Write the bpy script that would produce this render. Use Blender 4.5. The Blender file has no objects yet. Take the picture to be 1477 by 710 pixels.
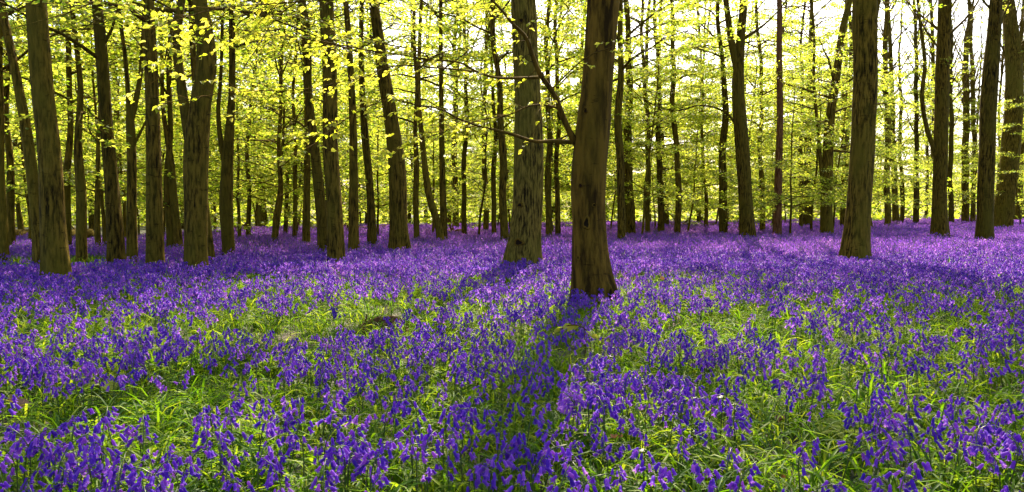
import bpy, math, random
import numpy as np
from mathutils import Vector, Matrix, Euler
from mathutils.bvhtree import BVHTree

# ------------------------------------------------------------------ camera, sky, sun, exposure
scn = bpy.context.scene
COL = scn.collection
R = math.radians
F, CX, CY, HOR, CAMZ = 1055.0, 738.5, 355.0, 308.0, 1.0
PITCH = math.atan((CY - HOR) / F)

cam_d = bpy.data.cameras.new('camera')
cam_d.sensor_width = 36.0
cam_d.lens = 36.0 * F / 1477.0
cam_d.clip_start, cam_d.clip_end = 0.05, 3000
cam = bpy.data.objects.new('camera', cam_d)
COL.objects.link(cam)
cam.location = (0, 0, CAMZ)
cam.rotation_euler = (math.pi / 2 - PITCH, 0, 0)
scn.camera = cam

SUN_EL, SUN_AZ = R(46), R(12)                     # azimuth clockwise from +Y (straight ahead)
world = bpy.data.worlds.new('World')
scn.world = world
world.use_nodes = True
wn = world.node_tree.nodes
sky = wn.new('ShaderNodeTexSky')
sky.sky_type = 'NISHITA'
sky.sun_disc = False
sky.sun_elevation = SUN_EL
sky.sun_rotation = SUN_AZ
sky.air_density, sky.dust_density, sky.ozone_density = 1.0, 4.0, 0.6
world.node_tree.links.new(sky.outputs[0], wn['Background'].inputs['Color'])
wn['Background'].inputs['Strength'].default_value = 0.115

sun_d = bpy.data.lights.new('sun', 'SUN')
sun_d.energy = 5.0
sun_d.angle = R(0.5)
sun_d.color = (1.0, 0.87, 0.66)
sun = bpy.data.objects.new('sun', sun_d)
COL.objects.link(sun)
to_sun = Vector((math.sin(SUN_AZ) * math.cos(SUN_EL), math.cos(SUN_AZ) * math.cos(SUN_EL), math.sin(SUN_EL)))
sun.rotation_euler = (-to_sun).to_track_quat('-Z', 'Y').to_euler()
sun.location = to_sun * 60

vs = scn.view_settings
scn.display_settings.display_device = 'sRGB'
vs.view_transform = 'Standard'
vs.look = 'None'
vs.gamma = 1.0
vs.use_curve_mapping = False
vs.exposure = 2.0
cy = scn.cycles
cy.max_bounces = 8
cy.diffuse_bounces = 4
cy.transmission_bounces = 6
cy.glossy_bounces = 2
cy.sample_clamp_indirect = 6.0
cy.use_denoising = True
cy.use_adaptive_sampling = True
cy.adaptive_threshold = 0.01

# ------------------------------------------------------------------ helpers
def ground_z(x, y):
    x = np.asarray(x, float); y = np.asarray(y, float)
    sx = np.clip((x - 5) / 45, 0, 1); sy = np.clip((y - 25) / 60, 0, 1)
    z = 0.55 * sx * sx * (3 - 2 * sx) * sy
    z = z + 0.05 * np.sin(x * .55 + 1.3) * np.cos(y * .43 + .4) * np.clip((y - 2) / 8, 0, 1)
    return z

def ray(x, y):
    a, b = (x - CX) / F, -(y - CY) / F
    s, c = math.sin(PITCH), math.cos(PITCH)
    return Vector((a, c + b * s, b * c - s))

def at(x, y, depth):                             # pixel + distance along +Y -> world point
    d = ray(x, y)
    return Vector((0, 0, CAMZ)) + d * (depth / d.y)

def on_ground(x, y, lift=0.0):                   # pixel -> the point at height lift over the ground
    d = ray(x, y); Y = 5.0
    for _ in range(60):
        gx = d.x / d.y * Y
        z = float(ground_z(gx, Y)) + lift
        Yn = max(0.8, min(150.0, (z - CAMZ) / (d.z / d.y)))
        Y = .5 * Y + .5 * Yn
    return at(x, y, Y)

def noise2(x, y, scale, seed):
    x = np.asarray(x, float) / scale; y = np.asarray(y, float) / scale
    xi = np.floor(x).astype(np.int64); yi = np.floor(y).astype(np.int64)
    fx = x - xi; fy = y - yi
    fx = fx * fx * (3 - 2 * fx); fy = fy * fy * (3 - 2 * fy)
    def h(a, b):
        v = (a * 374761393 + b * 668265263 + seed * 974711) & 0x7fffffff
        v = ((v ^ (v >> 13)) * 1274126177) & 0x7fffffff
        return ((v ^ (v >> 16)) & 0xffff) / 65535.0
    return (h(xi, yi) * (1 - fx) + h(xi + 1, yi) * fx) * (1 - fy) + (h(xi, yi + 1) * (1 - fx) + h(xi + 1, yi + 1) * fx) * fy

class Geo:                                       # collects verts / faces of one mesh
    def __init__(self):
        self.v, self.f, self.m, self.n, self.tint = [], [], [], 0, []
    def add(self, verts, faces, mat=0, tint=None):
        verts = np.asarray(verts, float).reshape(-1, 3)
        faces = np.asarray(faces, np.int64)
        self.v.append(verts); self.f.append(faces + self.n)
        self.m.append(np.full(len(faces), mat, np.int32))
        self.tint.append(np.full(len(verts), .5) if tint is None else np.asarray(tint, float))
        self.n += len(verts)
    def mesh(self, name, mats, smooth=False):
        me = bpy.data.meshes.new(name)
        v = np.concatenate(self.v) if self.v else np.zeros((0, 3))
        me.vertices.add(len(v)); me.vertices.foreach_set('co', v.astype(np.float32).ravel())
        loops = np.concatenate([f.ravel() for f in self.f]).astype(np.int32)
        tot = np.concatenate([np.full(len(f), f.shape[1], np.int32) for f in self.f])
        me.loops.add(len(loops)); me.loops.foreach_set('vertex_index', loops)
        me.polygons.add(len(tot))
        st = np.zeros(len(tot), np.int32); st[1:] = np.cumsum(tot)[:-1]
        me.polygons.foreach_set('loop_start', st); me.polygons.foreach_set('loop_total', tot)
        me.polygons.foreach_set('material_index', np.concatenate(self.m))
        if smooth: me.polygons.foreach_set('use_smooth', np.ones(len(tot), bool))
        at_ = me.attributes.new('tint', 'FLOAT', 'POINT')
        at_.data.foreach_set('value', np.concatenate(self.tint).astype(np.float32))
        for mt in mats: me.materials.append(mt)
        me.update(); me.validate()
        return me

def tube(geo, pts, radii, nseg=8, rough=0.0, seed=0, mat=0, flare=0.0, tint=None):
    P = np.asarray([tuple(p) for p in pts], float); r = np.asarray(radii, float)
    n = len(P)
    T = np.gradient(P, axis=0); T /= np.linalg.norm(T, axis=1)[:, None] + 1e-9
    ref = np.array([1., 0, 0]) if abs(T[0][0]) < .8 else np.array([0, 0, 1.])
    U = ref - (T @ ref)[:, None] * T; U /= np.linalg.norm(U, axis=1)[:, None] + 1e-9
    V = np.cross(T, U)
    a = np.arange(nseg) / nseg * 2 * math.pi
    ca, sa = np.cos(a), np.sin(a)
    rr = np.repeat(r[:, None], nseg, 1)
    if rough > 0:
        hgt = np.cumsum(np.r_[0, np.linalg.norm(np.diff(P, axis=0), axis=1)])
        ax = np.repeat((ca * 1.7)[None], n, 0); ay = np.repeat((sa * 1.7)[None], n, 0)
        nz = noise2(ax + 40 + hgt[:, None] * .5, ay + 40 - hgt[:, None] * .33, .8, seed) - .5
        nz2 = noise2(ax * 3 + 80 + hgt[:, None] * 2.1, ay * 3 + 11 + hgt[:, None] * 1.6, .7, seed + 5) - .5
        rr = rr * (1 + rough * nz * 1.6 + rough * .55 * nz2)
        if flare > 0:
            rng = np.random.default_rng(seed)
            lobes = sum(np.cos(k * (a - rng.uniform(0, 6.3))) * w for k, w in ((3, .5), (4, .5), (5, .55)))
            fall = np.exp(-np.maximum(hgt, 0) / .33)[:, None]
            rr = rr * (1 + flare * fall * (1 + .75 * lobes[None]))
    co = P[:, None, :] + rr[:, :, None] * (U[:, None, :] * ca[None, :, None] + V[:, None, :] * sa[None, :, None])
    i = np.arange(n - 1)[:, None] * nseg; j = np.arange(nseg)[None]; j2 = (j + 1) % nseg
    q = np.stack([i + j, i + j2, i + nseg + j2, i + nseg + j], -1).reshape(-1, 4)
    base = geo.n
    geo.add(co.reshape(-1, 3), q, mat, None if tint is None else np.full(n * nseg, tint))
    if nseg >= 3:                                # closed tip
        k = geo.n
        geo.add([P[-1] + T[-1] * r[-1] * .5], np.stack([base + (n - 1) * nseg + np.arange(nseg) - k, base + (n - 1) * nseg + (np.arange(nseg) + 1) % nseg - k, np.zeros(nseg, int)], -1), mat)

def unit(v): return v / (np.linalg.norm(v, axis=-1, keepdims=True) + 1e-9)

def leaf_cards(geo, P, D, N, size, kind='quad', wid=.62, mat=0, rng=None, fold=.14, curl=.0):
    P, D, N = np.asarray(P, float), unit(np.asarray(D, float)), np.asarray(N, float)
    S = unit(np.cross(D, N)); N = unit(np.cross(S, D)); s = np.asarray(size, float)[:, None]
    n = len(P)
    if n == 0: return
    if kind == 'quad':
        t = [(0, 0, 0), (.45, .5, fold), (1, 0, -curl), (.45, -.5, fold)]
        fc = np.array([[0, 1, 2], [0, 2, 3]])
    else:
        t = [(0, 0, 0), (.22, .42, fold * .8), (.62, .46, fold), (1, 0, -curl), (.62, -.46, fold), (.22, -.42, fold * .8), (.3, 0, .0), (.66, 0, -.03 - curl * .4)]
        fc = np.array([[0, 1, 6], [6, 1, 2], [6, 2, 7], [7, 2, 3], [0, 6, 5], [6, 4, 5], [6, 7, 4], [7, 3, 4]])
    k = len(t)
    co = np.stack([P + s * (a * D + b * wid * S + c * N) for a, b, c in t], 1).reshape(-1, 3)
    f = (fc[None] + (np.arange(n) * k)[:, None, None]).reshape(-1, 3)
    tint = np.repeat((rng or np.random.default_rng(1)).uniform(0, 1, n), k)
    geo.add(co, f, mat, tint)

def obj(name, me, parent=None, loc=(0, 0, 0)):
    o = bpy.data.objects.new(name, me); COL.objects.link(o)
    o.location = loc
    if parent is not None: o.parent = parent
    return o

def tag(o, label=None, cat=None, group=None, kind=None):
    if label: o['label'] = label
    if cat: o['category'] = cat
    if group: o['group'] = group
    if kind: o['kind'] = kind
    return o

def copy_tree(o, parent=None):
    c = o.copy(); COL.objects.link(c); c.parent = parent
    for ch in o.children: copy_tree(ch, c)
    return c

# ------------------------------------------------------------------ materials
def new_mat(name):
    m = bpy.data.materials.new(name); m.use_nodes = True
    nt = m.node_tree; nt.nodes.clear()
    return m, nt, nt.nodes.new('ShaderNodeOutputMaterial')

def ramp(nt, fac, stops):
    r = nt.nodes.new('ShaderNodeValToRGB'); nt.links.new(fac, r.inputs[0])
    e = r.color_ramp.elements
    while len(e) < len(stops): e.new(.5)
    for el, (p, c) in zip(e, stops): el.position = p; el.color = (*c, 1)
    return r.outputs[0]

def thin_mat(name, refl, trans, rough=.45, spec=.4, mix=.5, rnd='tint', noise=None):
    """leaf / petal: two-colour reflectance and transmittance, varied leaf by leaf"""
    m, nt, out = new_mat(name); L = nt.links.new
    if rnd == 'tint':
        a = nt.nodes.new('ShaderNodeAttribute'); a.attribute_name = 'tint'; fac = a.outputs['Fac']
    else:
        a = nt.nodes.new('ShaderNodeObjectInfo'); fac = a.outputs['Random']
        if noise:
            t = nt.nodes.new('ShaderNodeAttribute'); t.attribute_name = 'tint'
            md = nt.nodes.new('ShaderNodeMath'); md.operation = 'ADD'; L(fac, md.inputs[0]); L(t.outputs['Fac'], md.inputs[1])
            m2 = nt.nodes.new('ShaderNodeMath'); m2.operation = 'MULTIPLY'; m2.inputs[1].default_value = .5; L(md.outputs[0], m2.inputs[0]); fac = m2.outputs[0]
    c1 = ramp(nt, fac, refl); c2 = ramp(nt, fac, trans)
    p = nt.nodes.new('ShaderNodeBsdfPrincipled'); p.inputs['Roughness'].default_value = rough
    p.inputs['Specular IOR Level'].default_value = spec
    L(c1, p.inputs['Base Color'])
    t = nt.nodes.new('ShaderNodeBsdfTranslucent'); L(c2, t.inputs['Color'])
    mx = nt.nodes.new('ShaderNodeMixShader'); mx.inputs[0].default_value = mix
    L(p.outputs[0], mx.inputs[1]); L(t.outputs[0], mx.inputs[2]); L(mx.outputs[0], out.inputs[0])
    return m

M = {}
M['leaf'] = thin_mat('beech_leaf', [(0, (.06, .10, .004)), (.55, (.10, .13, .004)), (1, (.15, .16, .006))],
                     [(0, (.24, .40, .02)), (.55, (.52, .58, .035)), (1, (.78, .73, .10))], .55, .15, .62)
M['leaf_near'] = thin_mat('near_beech_leaf', [(0, (.12, .17, .01)), (.6, (.19, .22, .013)), (1, (.24, .24, .02))],
                     [(0, (.50, .60, .02)), (.6, (.76, .73, .05)), (1, (.84, .76, .12))], .5, .25, .62)  # lighter and yellower than beech_leaf
M['strap'] = thin_mat('bluebell_strap_leaf', [(0, (.020, .062, .003)), (.6, (.048, .110, .004)), (1, (.12, .17, .010))],
                      [(0, (.11, .26, .004)), (.6, (.20, .37, .006)), (1, (.42, .50, .02))], .48, .09, .45)
M['stem'] = thin_mat('bluebell_stem', [(0, (.045, .075, .015)), (1, (.07, .10, .02))], [(0, (.1, .16, .02)), (1, (.14, .2, .02))], .4, .5, .25)
M['petal'] = thin_mat('bluebell_petal', [(0, (.048, .016, .31)), (.45, (.110, .030, .43)), (1, (.27, .09, .52))],
                      [(0, (.13, .035, .48)), (.45, (.29, .08, .62)), (1, (.62, .27, .74))], .5, .12, .45, rnd='obj', noise=True)
M['dry'] = thin_mat('dead_leaf', [(0, (.16, .075, .03)), (1, (.36, .22, .12))], [(0, (.15, .06, .02)), (1, (.22, .12, .05))], .6, .3, .25, rnd='obj')
M['broad'] = thin_mat('broad_soft_leaf', [(0, (.07, .11, .008)), (1, (.12, .16, .015))], [(0, (.22, .32, .01)), (1, (.32, .4, .02))], .7, .06, .45)

def bark(name, dark, mid, green, fissure=0.5, scars=0.5, vscale=1.0):
    m, nt, out = new_mat(name); L = nt.links.new; N = nt.nodes.new
    tc = N('ShaderNodeTexCoord'); oi = N('ShaderNodeObjectInfo')
    add = N('ShaderNodeVectorMath'); add.operation = 'ADD'; L(tc.outputs['Object'], add.inputs[0])
    sc = N('ShaderNodeVectorMath'); sc.operation = 'SCALE'; sc.inputs[3].default_value = 37.; 
    cmb = N('ShaderNodeCombineXYZ'); [L(oi.outputs['Random'], cmb.inputs[i]) for i in range(3)]
    L(cmb.outputs[0], sc.inputs[0]); L(sc.outputs[0], add.inputs[1])
    def tex(scale, vec, detail=5, kind='ShaderNodeTexNoise'):
        mp = N('ShaderNodeMapping'); mp.inputs['Scale'].default_value = vec; L(add.outputs[0], mp.inputs[0])
        t = N(kind); t.inputs['Scale'].default_value = scale
        if kind == 'ShaderNodeTexNoise': t.inputs['Detail'].default_value = detail; t.inputs['Roughness'].default_value = .65
        L(mp.outputs[0], t.inputs['Vector']); return t
    fis = tex(26 * vscale, (1, 1, .17), 6)
    scar = tex(6, (.9, .9, 3.4), 4)
    blot = tex(1.6, (1, 1, .5), 4)
    fine = tex(60, (1, 1, .5), 4)
    lich = tex(9, (1, 1, .8), 4)
    c = ramp(nt, fis.outputs['Fac'], [(.40, dark), (.50, tuple((a + b) / 2 for a, b in zip(dark, mid))), (.60, mid)])  # fissures darkened in the colour too, where bump shading hardly shows
    mg = N('ShaderNodeMix'); mg.data_type = 'RGBA'
    gm = ramp(nt, blot.outputs['Fac'], [(.42, (0, 0, 0)), (.66, (.85, .85, .85))])
    L(gm, mg.inputs['Factor']); L(c, mg.inputs['A']); mg.inputs['B'].default_value = (*green, 1)
    ms = N('ShaderNodeMix'); ms.data_type = 'RGBA'; ms.blend_type = 'MULTIPLY'
    sm = ramp(nt, scar.outputs['Fac'], [(.30, (1, 1, 1)), (.39, (0, 0, 0))])
    mm = N('ShaderNodeMath'); mm.operation = 'MULTIPLY'; mm.inputs[1].default_value = scars; L(sm, mm.inputs[0])
    L(mm.outputs[0], ms.inputs['Factor']); L(mg.outputs['Result'], ms.inputs['A']); ms.inputs['B'].default_value = (.18, .15, .13, 1)
    ml = N('ShaderNodeMix'); ml.data_type = 'RGBA'
    lm = ramp(nt, lich.outputs['Fac'], [(.66, (0, 0, 0)), (.74, (.35, .35, .35))])
    L(lm, ml.inputs['Factor']); L(ms.outputs['Result'], ml.inputs['A']); ml.inputs['B'].default_value = (.11, .095, .035, 1)
    hv = N('ShaderNodeHueSaturation'); L(ml.outputs['Result'], hv.inputs['Color'])
    mr = N('ShaderNodeMapRange'); mr.inputs['To Min'].default_value = .75; mr.inputs['To Max'].default_value = 1.25
    L(oi.outputs['Random'], mr.inputs[0]); L(mr.outputs[0], hv.inputs['Value'])
    p = N('ShaderNodeBsdfPrincipled'); p.inputs['Roughness'].default_value = .9; p.inputs['Specular IOR Level'].default_value = .06
    L(hv.outputs[0], p.inputs['Base Color'])
    b1 = N('ShaderNodeBump'); b1.inputs['Strength'].default_value = fissure; b1.inputs['Distance'].default_value = .03
    L(fis.outputs['Fac'], b1.inputs['Height'])
    b2 = N('ShaderNodeBump'); b2.inputs['Strength'].default_value = .35; b2.inputs['Distance'].default_value = .01
    L(fine.outputs['Fac'], b2.inputs['Height']); L(b1.outputs[0], b2.inputs['Normal'])
    L(b2.outputs[0], p.inputs['Normal']); L(p.outputs[0], out.inputs[0])
    return m
M['bark'] = bark('beech_bark', (.012, .008, .0014), (.150, .096, .012), (.100, .078, .008), .9, .9)
M['bark_smooth'] = bark('smooth_beech_bark', (.026, .014, .0024), (.155, .087, .011), (.100, .064, .007), .6, .7, .5)
M['bark_rough'] = bark('fissured_bark', (.018, .012, .003), (.215, .152, .026), (.135, .112, .014), 1.0, .25, 1.3)
M['bark_red'] = bark('reddish_bark', (.05, .02, .008), (.15, .07, .028), (.12, .06, .024), .6, .6)

def ground_mat():
    m, nt, out = new_mat('woodland_soil'); L = nt.links.new; N = nt.nodes.new
    tc = N('ShaderNodeTexCoord')
    n1 = N('ShaderNodeTexNoise'); n1.inputs['Scale'].default_value = 14; n1.inputs['Detail'].default_value = 8; L(tc.outputs['Object'], n1.inputs['Vector'])
    n2 = N('ShaderNodeTexNoise'); n2.inputs['Scale'].default_value = .9; n2.inputs['Detail'].default_value = 4; L(tc.outputs['Object'], n2.inputs['Vector'])
    c1 = ramp(nt, n1.outputs['Fac'], [(.35, (.016, .010, .005)), (.55, (.040, .024, .011)), (.74, (.095, .055, .026))])
    c2 = ramp(nt, n1.outputs['Fac'], [(.35, (.012, .018, .004)), (.7, (.030, .050, .008))])
    mx = N('ShaderNodeMix'); mx.data_type = 'RGBA'
    f = ramp(nt, n2.outputs['Fac'], [(.4, (0, 0, 0)), (.6, (1, 1, 1))])
    L(f, mx.inputs['Factor']); L(c1, mx.inputs['A']); L(c2, mx.inputs['B'])
    p = N('ShaderNodeBsdfPrincipled'); p.inputs['Roughness'].default_value = .9; L(mx.outputs['Result'], p.inputs['Base Color'])
    b = N('ShaderNodeBump'); b.inputs['Strength'].default_value = .8; b.inputs['Distance'].default_value = .04
    L(n1.outputs['Fac'], b.inputs['Height']); L(b.outputs[0], p.inputs['Normal']); L(p.outputs[0], out.inputs[0])
    return m
M['soil'] = ground_mat()
M['hollow'] = thin_mat('knot_hole_shade', [(0, (.012, .008, .004)), (1, (.02, .012, .006))], [(0, (.01, .006, .003)), (1, (.01, .006, .003))], .95, .05, .02)  # near-black colour standing in for shade inside knot holes

# ------------------------------------------------------------------ ground
def build_ground():
    xs = np.unique(np.concatenate([np.linspace(-900, -90, 10), np.linspace(-90, 90, 121), np.linspace(90, 900, 10)]))
    ys = np.unique(np.concatenate([np.linspace(-300, -12, 6), np.linspace(-12, 40, 90), np.linspace(40, 140, 60), np.linspace(140, 1500, 12)]))
    X, Y = np.meshgrid(xs, ys)
    V = np.stack([X, Y, ground_z(X, Y)], -1).reshape(-1, 3)
    nx = len(xs); i = np.arange(len(ys) - 1)[:, None] * nx; j = np.arange(nx - 1)[None]
    q = np.stack([i + j, i + j + 1, i + nx + j + 1, i + nx + j], -1).reshape(-1, 4)
    g = Geo(); g.add(V, q)
    tag(obj('ground', g.mesh('ground', [M['soil']], True)), 'brown woodland soil under the bluebells', None, None, 'structure')
build_ground()

# ------------------------------------------------------------------ trees
TRUNKS = []                                      # x, y, radius: flowers keep clear of these

def smooth_path(pts, rad, step):
    P = np.array([tuple(p) for p in pts]); r = np.array(rad)
    s = np.r_[0, np.cumsum(np.linalg.norm(np.diff(P, axis=0), axis=1))]
    n = max(4, int(s[-1] / step)); t = np.linspace(0, s[-1], n)
    # Catmull-Rom like smoothing through cubic Hermite
    m = np.gradient(P, s, axis=0, edge_order=1); mr = np.gradient(r, s)
    k = np.clip(np.searchsorted(s, t, side='right') - 1, 0, len(s) - 2)
    h = (s[k + 1] - s[k]); u = (t - s[k]) / h
    h00 = 2 * u**3 - 3 * u**2 + 1; h10 = u**3 - 2 * u**2 + u; h01 = -2 * u**3 + 3 * u**2; h11 = u**3 - u**2
    Q = h00[:, None] * P[k] + (h10 * h)[:, None] * m[k] + h01[:, None] * P[k + 1] + (h11 * h)[:, None] * m[k + 1]
    q = h00 * r[k] + h10 * h * mr[k] + h01 * r[k + 1] + h11 * h * mr[k + 1]
    return Q, np.maximum(q, .004)

def limb_path(rng, p0, az, el, L, droop, n=7, wig=.10):
    pts = [np.array(p0, float)]; seg = L / (n - 1)
    for i in range(1, n):
        e = el - droop * (i / (n - 1)) ; az += rng.normal(0, wig * 1.6); e += rng.normal(0, wig)
        pts.append(pts[-1] + seg * np.array([math.cos(az) * math.cos(e), math.sin(az) * math.cos(e), math.sin(e)]))
    return np.array(pts)

def grow(rng, geo, ax, axr, z0, z1, nl, Lmax, leafy=1.0, spread=1.0, bare=False, twig_seg=3, high=.15, fade=7.5):
    """limbs and side twigs along the axis polyline ax; returns the leaf spray sites"""
    sites = []
    zs = np.sort(rng.uniform(z0, z1, nl)); az = rng.uniform(0, 6.28)
    for z in zs:
        az += 2.4 + rng.normal(0, .35)
        p0 = np.array([np.interp(z, ax[:, 2], ax[:, k]) for k in range(3)])
        r0 = float(np.interp(z, ax[:, 2], axr))
        u = (z - z0) / max(.1, z1 - z0)
        L = Lmax * (0.55 + .6 * math.sin(math.pi * min(1, u * .8 + .2))) * rng.uniform(.65, 1.15) * (1 - .45 * u)
        el = (R(52) if bare else R(22)) + R(26) * u + rng.normal(0, .18)
        pts = limb_path(rng, p0, az, el, L, R(30) if not bare else R(5), 8)
        rb = min(r0 * .5, .012 * L + .006)
        tube(geo, pts, np.linspace(rb, .004, len(pts)), 5)
        d = unit(np.gradient(pts, axis=0))
        nt_ = max(3, int(L / .38))
        for q in range(nt_):
            t = rng.uniform(.22, 1.0) * (len(pts) - 1); i = min(int(t), len(pts) - 2); fr = t - i
            b = pts[i] * (1 - fr) + pts[i + 1] * fr
            side = (1 if q % 2 else -1) * rng.uniform(.5, 1.1)
            dd = d[i]; a2 = math.atan2(dd[1], dd[0]) + side
            e2 = math.asin(np.clip(dd[2], -1, 1)) * .5 + rng.normal(0, .15) + (.3 if bare else 0)
            l2 = rng.uniform(.3, .62) * L * (1 - .55 * t / (len(pts) - 1)) + .25
            sp = limb_path(rng, b, a2, e2, l2, R(18), 4, .12)
            tube(geo, sp, np.linspace(min(.011, rb * .45), .003, 4), twig_seg)
            if rng.uniform() < leafy * np.clip(1.3 - 1.15 * (b[2] - 3.5) / fade, high, 1):  # sprays thinned with height so sun reaches the carpet
                ns = max(1, int(l2 / .42))
                for w in range(ns):
                    f = (w + rng.uniform(.3, .9)) / ns * 3; k = min(int(f), 2)
                    pp = sp[k] * (1 - (f - k)) + sp[k + 1] * (f - k)
                    sites.append((pp, math.atan2(*(sp[k + 1] - sp[k])[1::-1]) + rng.normal(0, .4), rng.uniform(.7, 1.2)))
    return sites

def leaves_at(rng, geo, sites, per, size, slen=.55, kind='quad', flat=.6, mat=0, droop=.12):
    if not sites: return
    P0 = np.array([s[0] for s in sites]); A = np.array([s[1] for s in sites]); SC = np.array([s[2] for s in sites])
    n = len(sites)
    P0 = np.repeat(P0, per, 0); A = np.repeat(A, per); SC = np.repeat(SC, per)
    t = rng.uniform(0, 1, n * per); side = rng.choice([-1., 1.], n * per)
    off = side * rng.uniform(0.02, .42, n * per) * (1 - .5 * t)
    dx = np.stack([np.cos(A), np.sin(A), np.zeros_like(A)], -1); sx = np.stack([-np.sin(A), np.cos(A), np.zeros_like(A)], -1)
    P = P0 + dx * ((t - .25) * slen * SC)[:, None] + sx * (off * slen * SC)[:, None]
    P[:, 2] += -droop * (t ** 2) * slen + rng.normal(0, .05 * slen, n * per)
    la = A + side * rng.uniform(.3, 1.2, n * per)
    D = np.stack([np.cos(la), np.sin(la), rng.normal(-.22, .3, n * per)], -1)
    N = np.stack([rng.normal(0, flat, n * per), rng.normal(0, flat, n * per), np.ones(n * per)], -1)
    leaf_cards(geo, P, D, N, size * rng.uniform(.65, 1.2, n * per), kind, .66, mat, rng)

def px_path(pts, depth):
    P, r = [], []
    for x, y, w in pts:
        p = at(x, y, depth); P.append(p); r.append(w / 2 / F * depth)
    return P, r

def extend(P, r, H, rng, g0):
    """carry a traced stem on above the frame to its full height"""
    top = P[-1]; d = (P[-1] - P[-2]).normalized(); z = top.z
    d = Vector((d.x * .6, rng.uniform(-.05, .05), max(.6, d.z))).normalized()
    p, rr = top.copy(), r[-1]
    n = max(2, int((H + g0 - z) / 1.6))
    for i in range(n):
        d = (d + Vector((rng.normal(0, .05), rng.normal(0, .05), .05))).normalized()
        p = p + d * ((H + g0 - z) / n / max(.5, d.z)); P.append(p.copy()); r.append(rr * (1 - (i + 1) / n) + .02 * (i + 1) / n)

def traced_tree(name, label, pts, H=19, crown=(4.5, 18, 22, 3.6), leafy=.7, per=26, leaf=.09, mat='bark', forks=(), group=None, lift=.22,
                seed=0, cat='tree', flare=.35, nseg=20, step=.16, bare=False, extra=None, slen=.6, nudge=0.0, high=.15, wobble=0.0, fade=7.5):
    rng = np.random.default_rng(seed + 1000)
    bx, by, bw = pts[0]
    base = on_ground(bx, by, lift); depth = base.y + nudge
    P, r = px_path(pts, depth)
    g0 = float(ground_z(P[0].x, depth))
    foot = Vector((P[0].x, depth, g0 - .08))
    P.insert(0, foot); r.insert(0, r[0])
    if P[1].z - foot.z < .12: P.pop(1); r.pop(1)
    extend(P, r, H, rng, g0)
    Q, q = smooth_path(P, r, step)
    if wobble:
        hh = Q[:, 2] - g0; ph = rng.uniform(0, 6.28, 4); env = np.clip(hh / 2.5, 0, 1)
        Q[:, 0] += wobble * env * (np.sin(hh * 1.1 + ph[0]) * .6 + np.sin(hh * 2.7 + ph[1]) * .35); Q[:, 1] += wobble * env * np.sin(hh * .9 + ph[2])
    origin = np.array([foot.x, foot.y, g0]); Q = Q - origin
    root = bpy.data.objects.new(name, None); COL.objects.link(root); root.location = origin
    tag(root, label, cat, group)
    g = Geo(); tube(g, Q, q, nseg, .10, seed, 0, flare)
    sites = []
    z0, z1, nl, Lm = crown
    sites += grow(rng, g, Q, q, z0, z1, nl, Lm, leafy, bare=bare, high=high, fade=fade)
    for fk in forks:
        FP, fr = px_path(fk, depth)
        if fk[-1][1] <= 2 or len(fk) > 2: extend(FP, fr, H * .8, rng, g0)
        fq, frr = smooth_path(FP, fr, step * 1.4); fq = fq - origin
        tube(g, fq, frr, max(8, nseg // 2), .10, seed + 3)
        if len(fq) > 3: sites += grow(rng, g, fq, frr, max(z0, fq[0][2] + .6), fq[-1][2], max(4, nl // 3), Lm * .7, leafy, bare=bare, high=high, fade=fade)
    obj('trunk', g.mesh('trunk', [M[mat]], True), root)
    if extra: extra(root, origin, depth, rng)
    if sites and per:
        lg = Geo(); leaves_at(rng, lg, sites, per, leaf, slen); obj('crown', lg.mesh('crown', [M['leaf']]), root)
    TRUNKS.append((foot.x, foot.y, r[0] * 1.25))
    return root

# ---- the branches of the bent beech: traced, twigs and leaves grown on them
def knot(root, origin, depth, px, py, rx, rz, trunk_w, name='knot', seed=0):
    """a healed branch scar: a raised bark lip round a dark disc coloured as the shade of a hole, set in the face of the trunk"""
    rr = np.random.default_rng(seed); me = [c for c in root.children if c.name.startswith('trunk')][0].data
    bvh = BVHTree.FromPolygons([v.co for v in me.vertices], [p.vertices[:] for p in me.polygons])
    hit, nrm, _, _ = bvh.ray_cast(Vector((0, 0, CAMZ)) - Vector(origin), ray(px, py).normalized())
    if hit is None: return
    c = np.array(hit); n = np.array([nrm.x, nrm.y, 0.]); n /= np.linalg.norm(n) + 1e-9; n *= -1 if n[1] > 0 else 1
    u = np.array([-n[1], n[0], 0.]); w = np.array([0, 0, 1.]); k = 18; a = np.arange(k) / k * 6.283
    jit = 1 + .16 * np.sin(a * 3 + seed) + rr.normal(0, .05, k); rows = []
    for s_, h in ((1.6, -.03), (1.3, .008), (1.1, .022), (.95, .018), (.8, .004), (.5, -.01)):
        rows.append(c + (np.cos(a) * rx * s_ * jit)[:, None] * u + (np.sin(a) * rz * s_ * jit)[:, None] * w + n * h)
    f = [(i * k + j, i * k + (j + 1) % k, (i + 1) * k + (j + 1) % k, (i + 1) * k + j) for i in range(len(rows) - 1) for j in range(k)]
    g = Geo(); g.add(np.concatenate(rows), f); o = obj(name, g.mesh(name, [M['bark_smooth']], True), root)
    V = np.concatenate([rows[-2] + n * .004, [c + n * .004]]); g = Geo(); g.add(V, [(j, (j + 1) % k, k) for j in range(k)]); obj('hollow', g.mesh('hollow', [M['hollow']], True), o)  # dark disc over the recess, shade put into its colour

def oak_knots(root, origin, depth, rng):
    knot(root, origin, depth, 748, 350, .062, .045, 45, seed=2); knot(root, origin, depth, 750, 296, .045, .03, 42, seed=4); knot(root, origin, depth, 752, 30, .03, .03, 37, seed=6)

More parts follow.
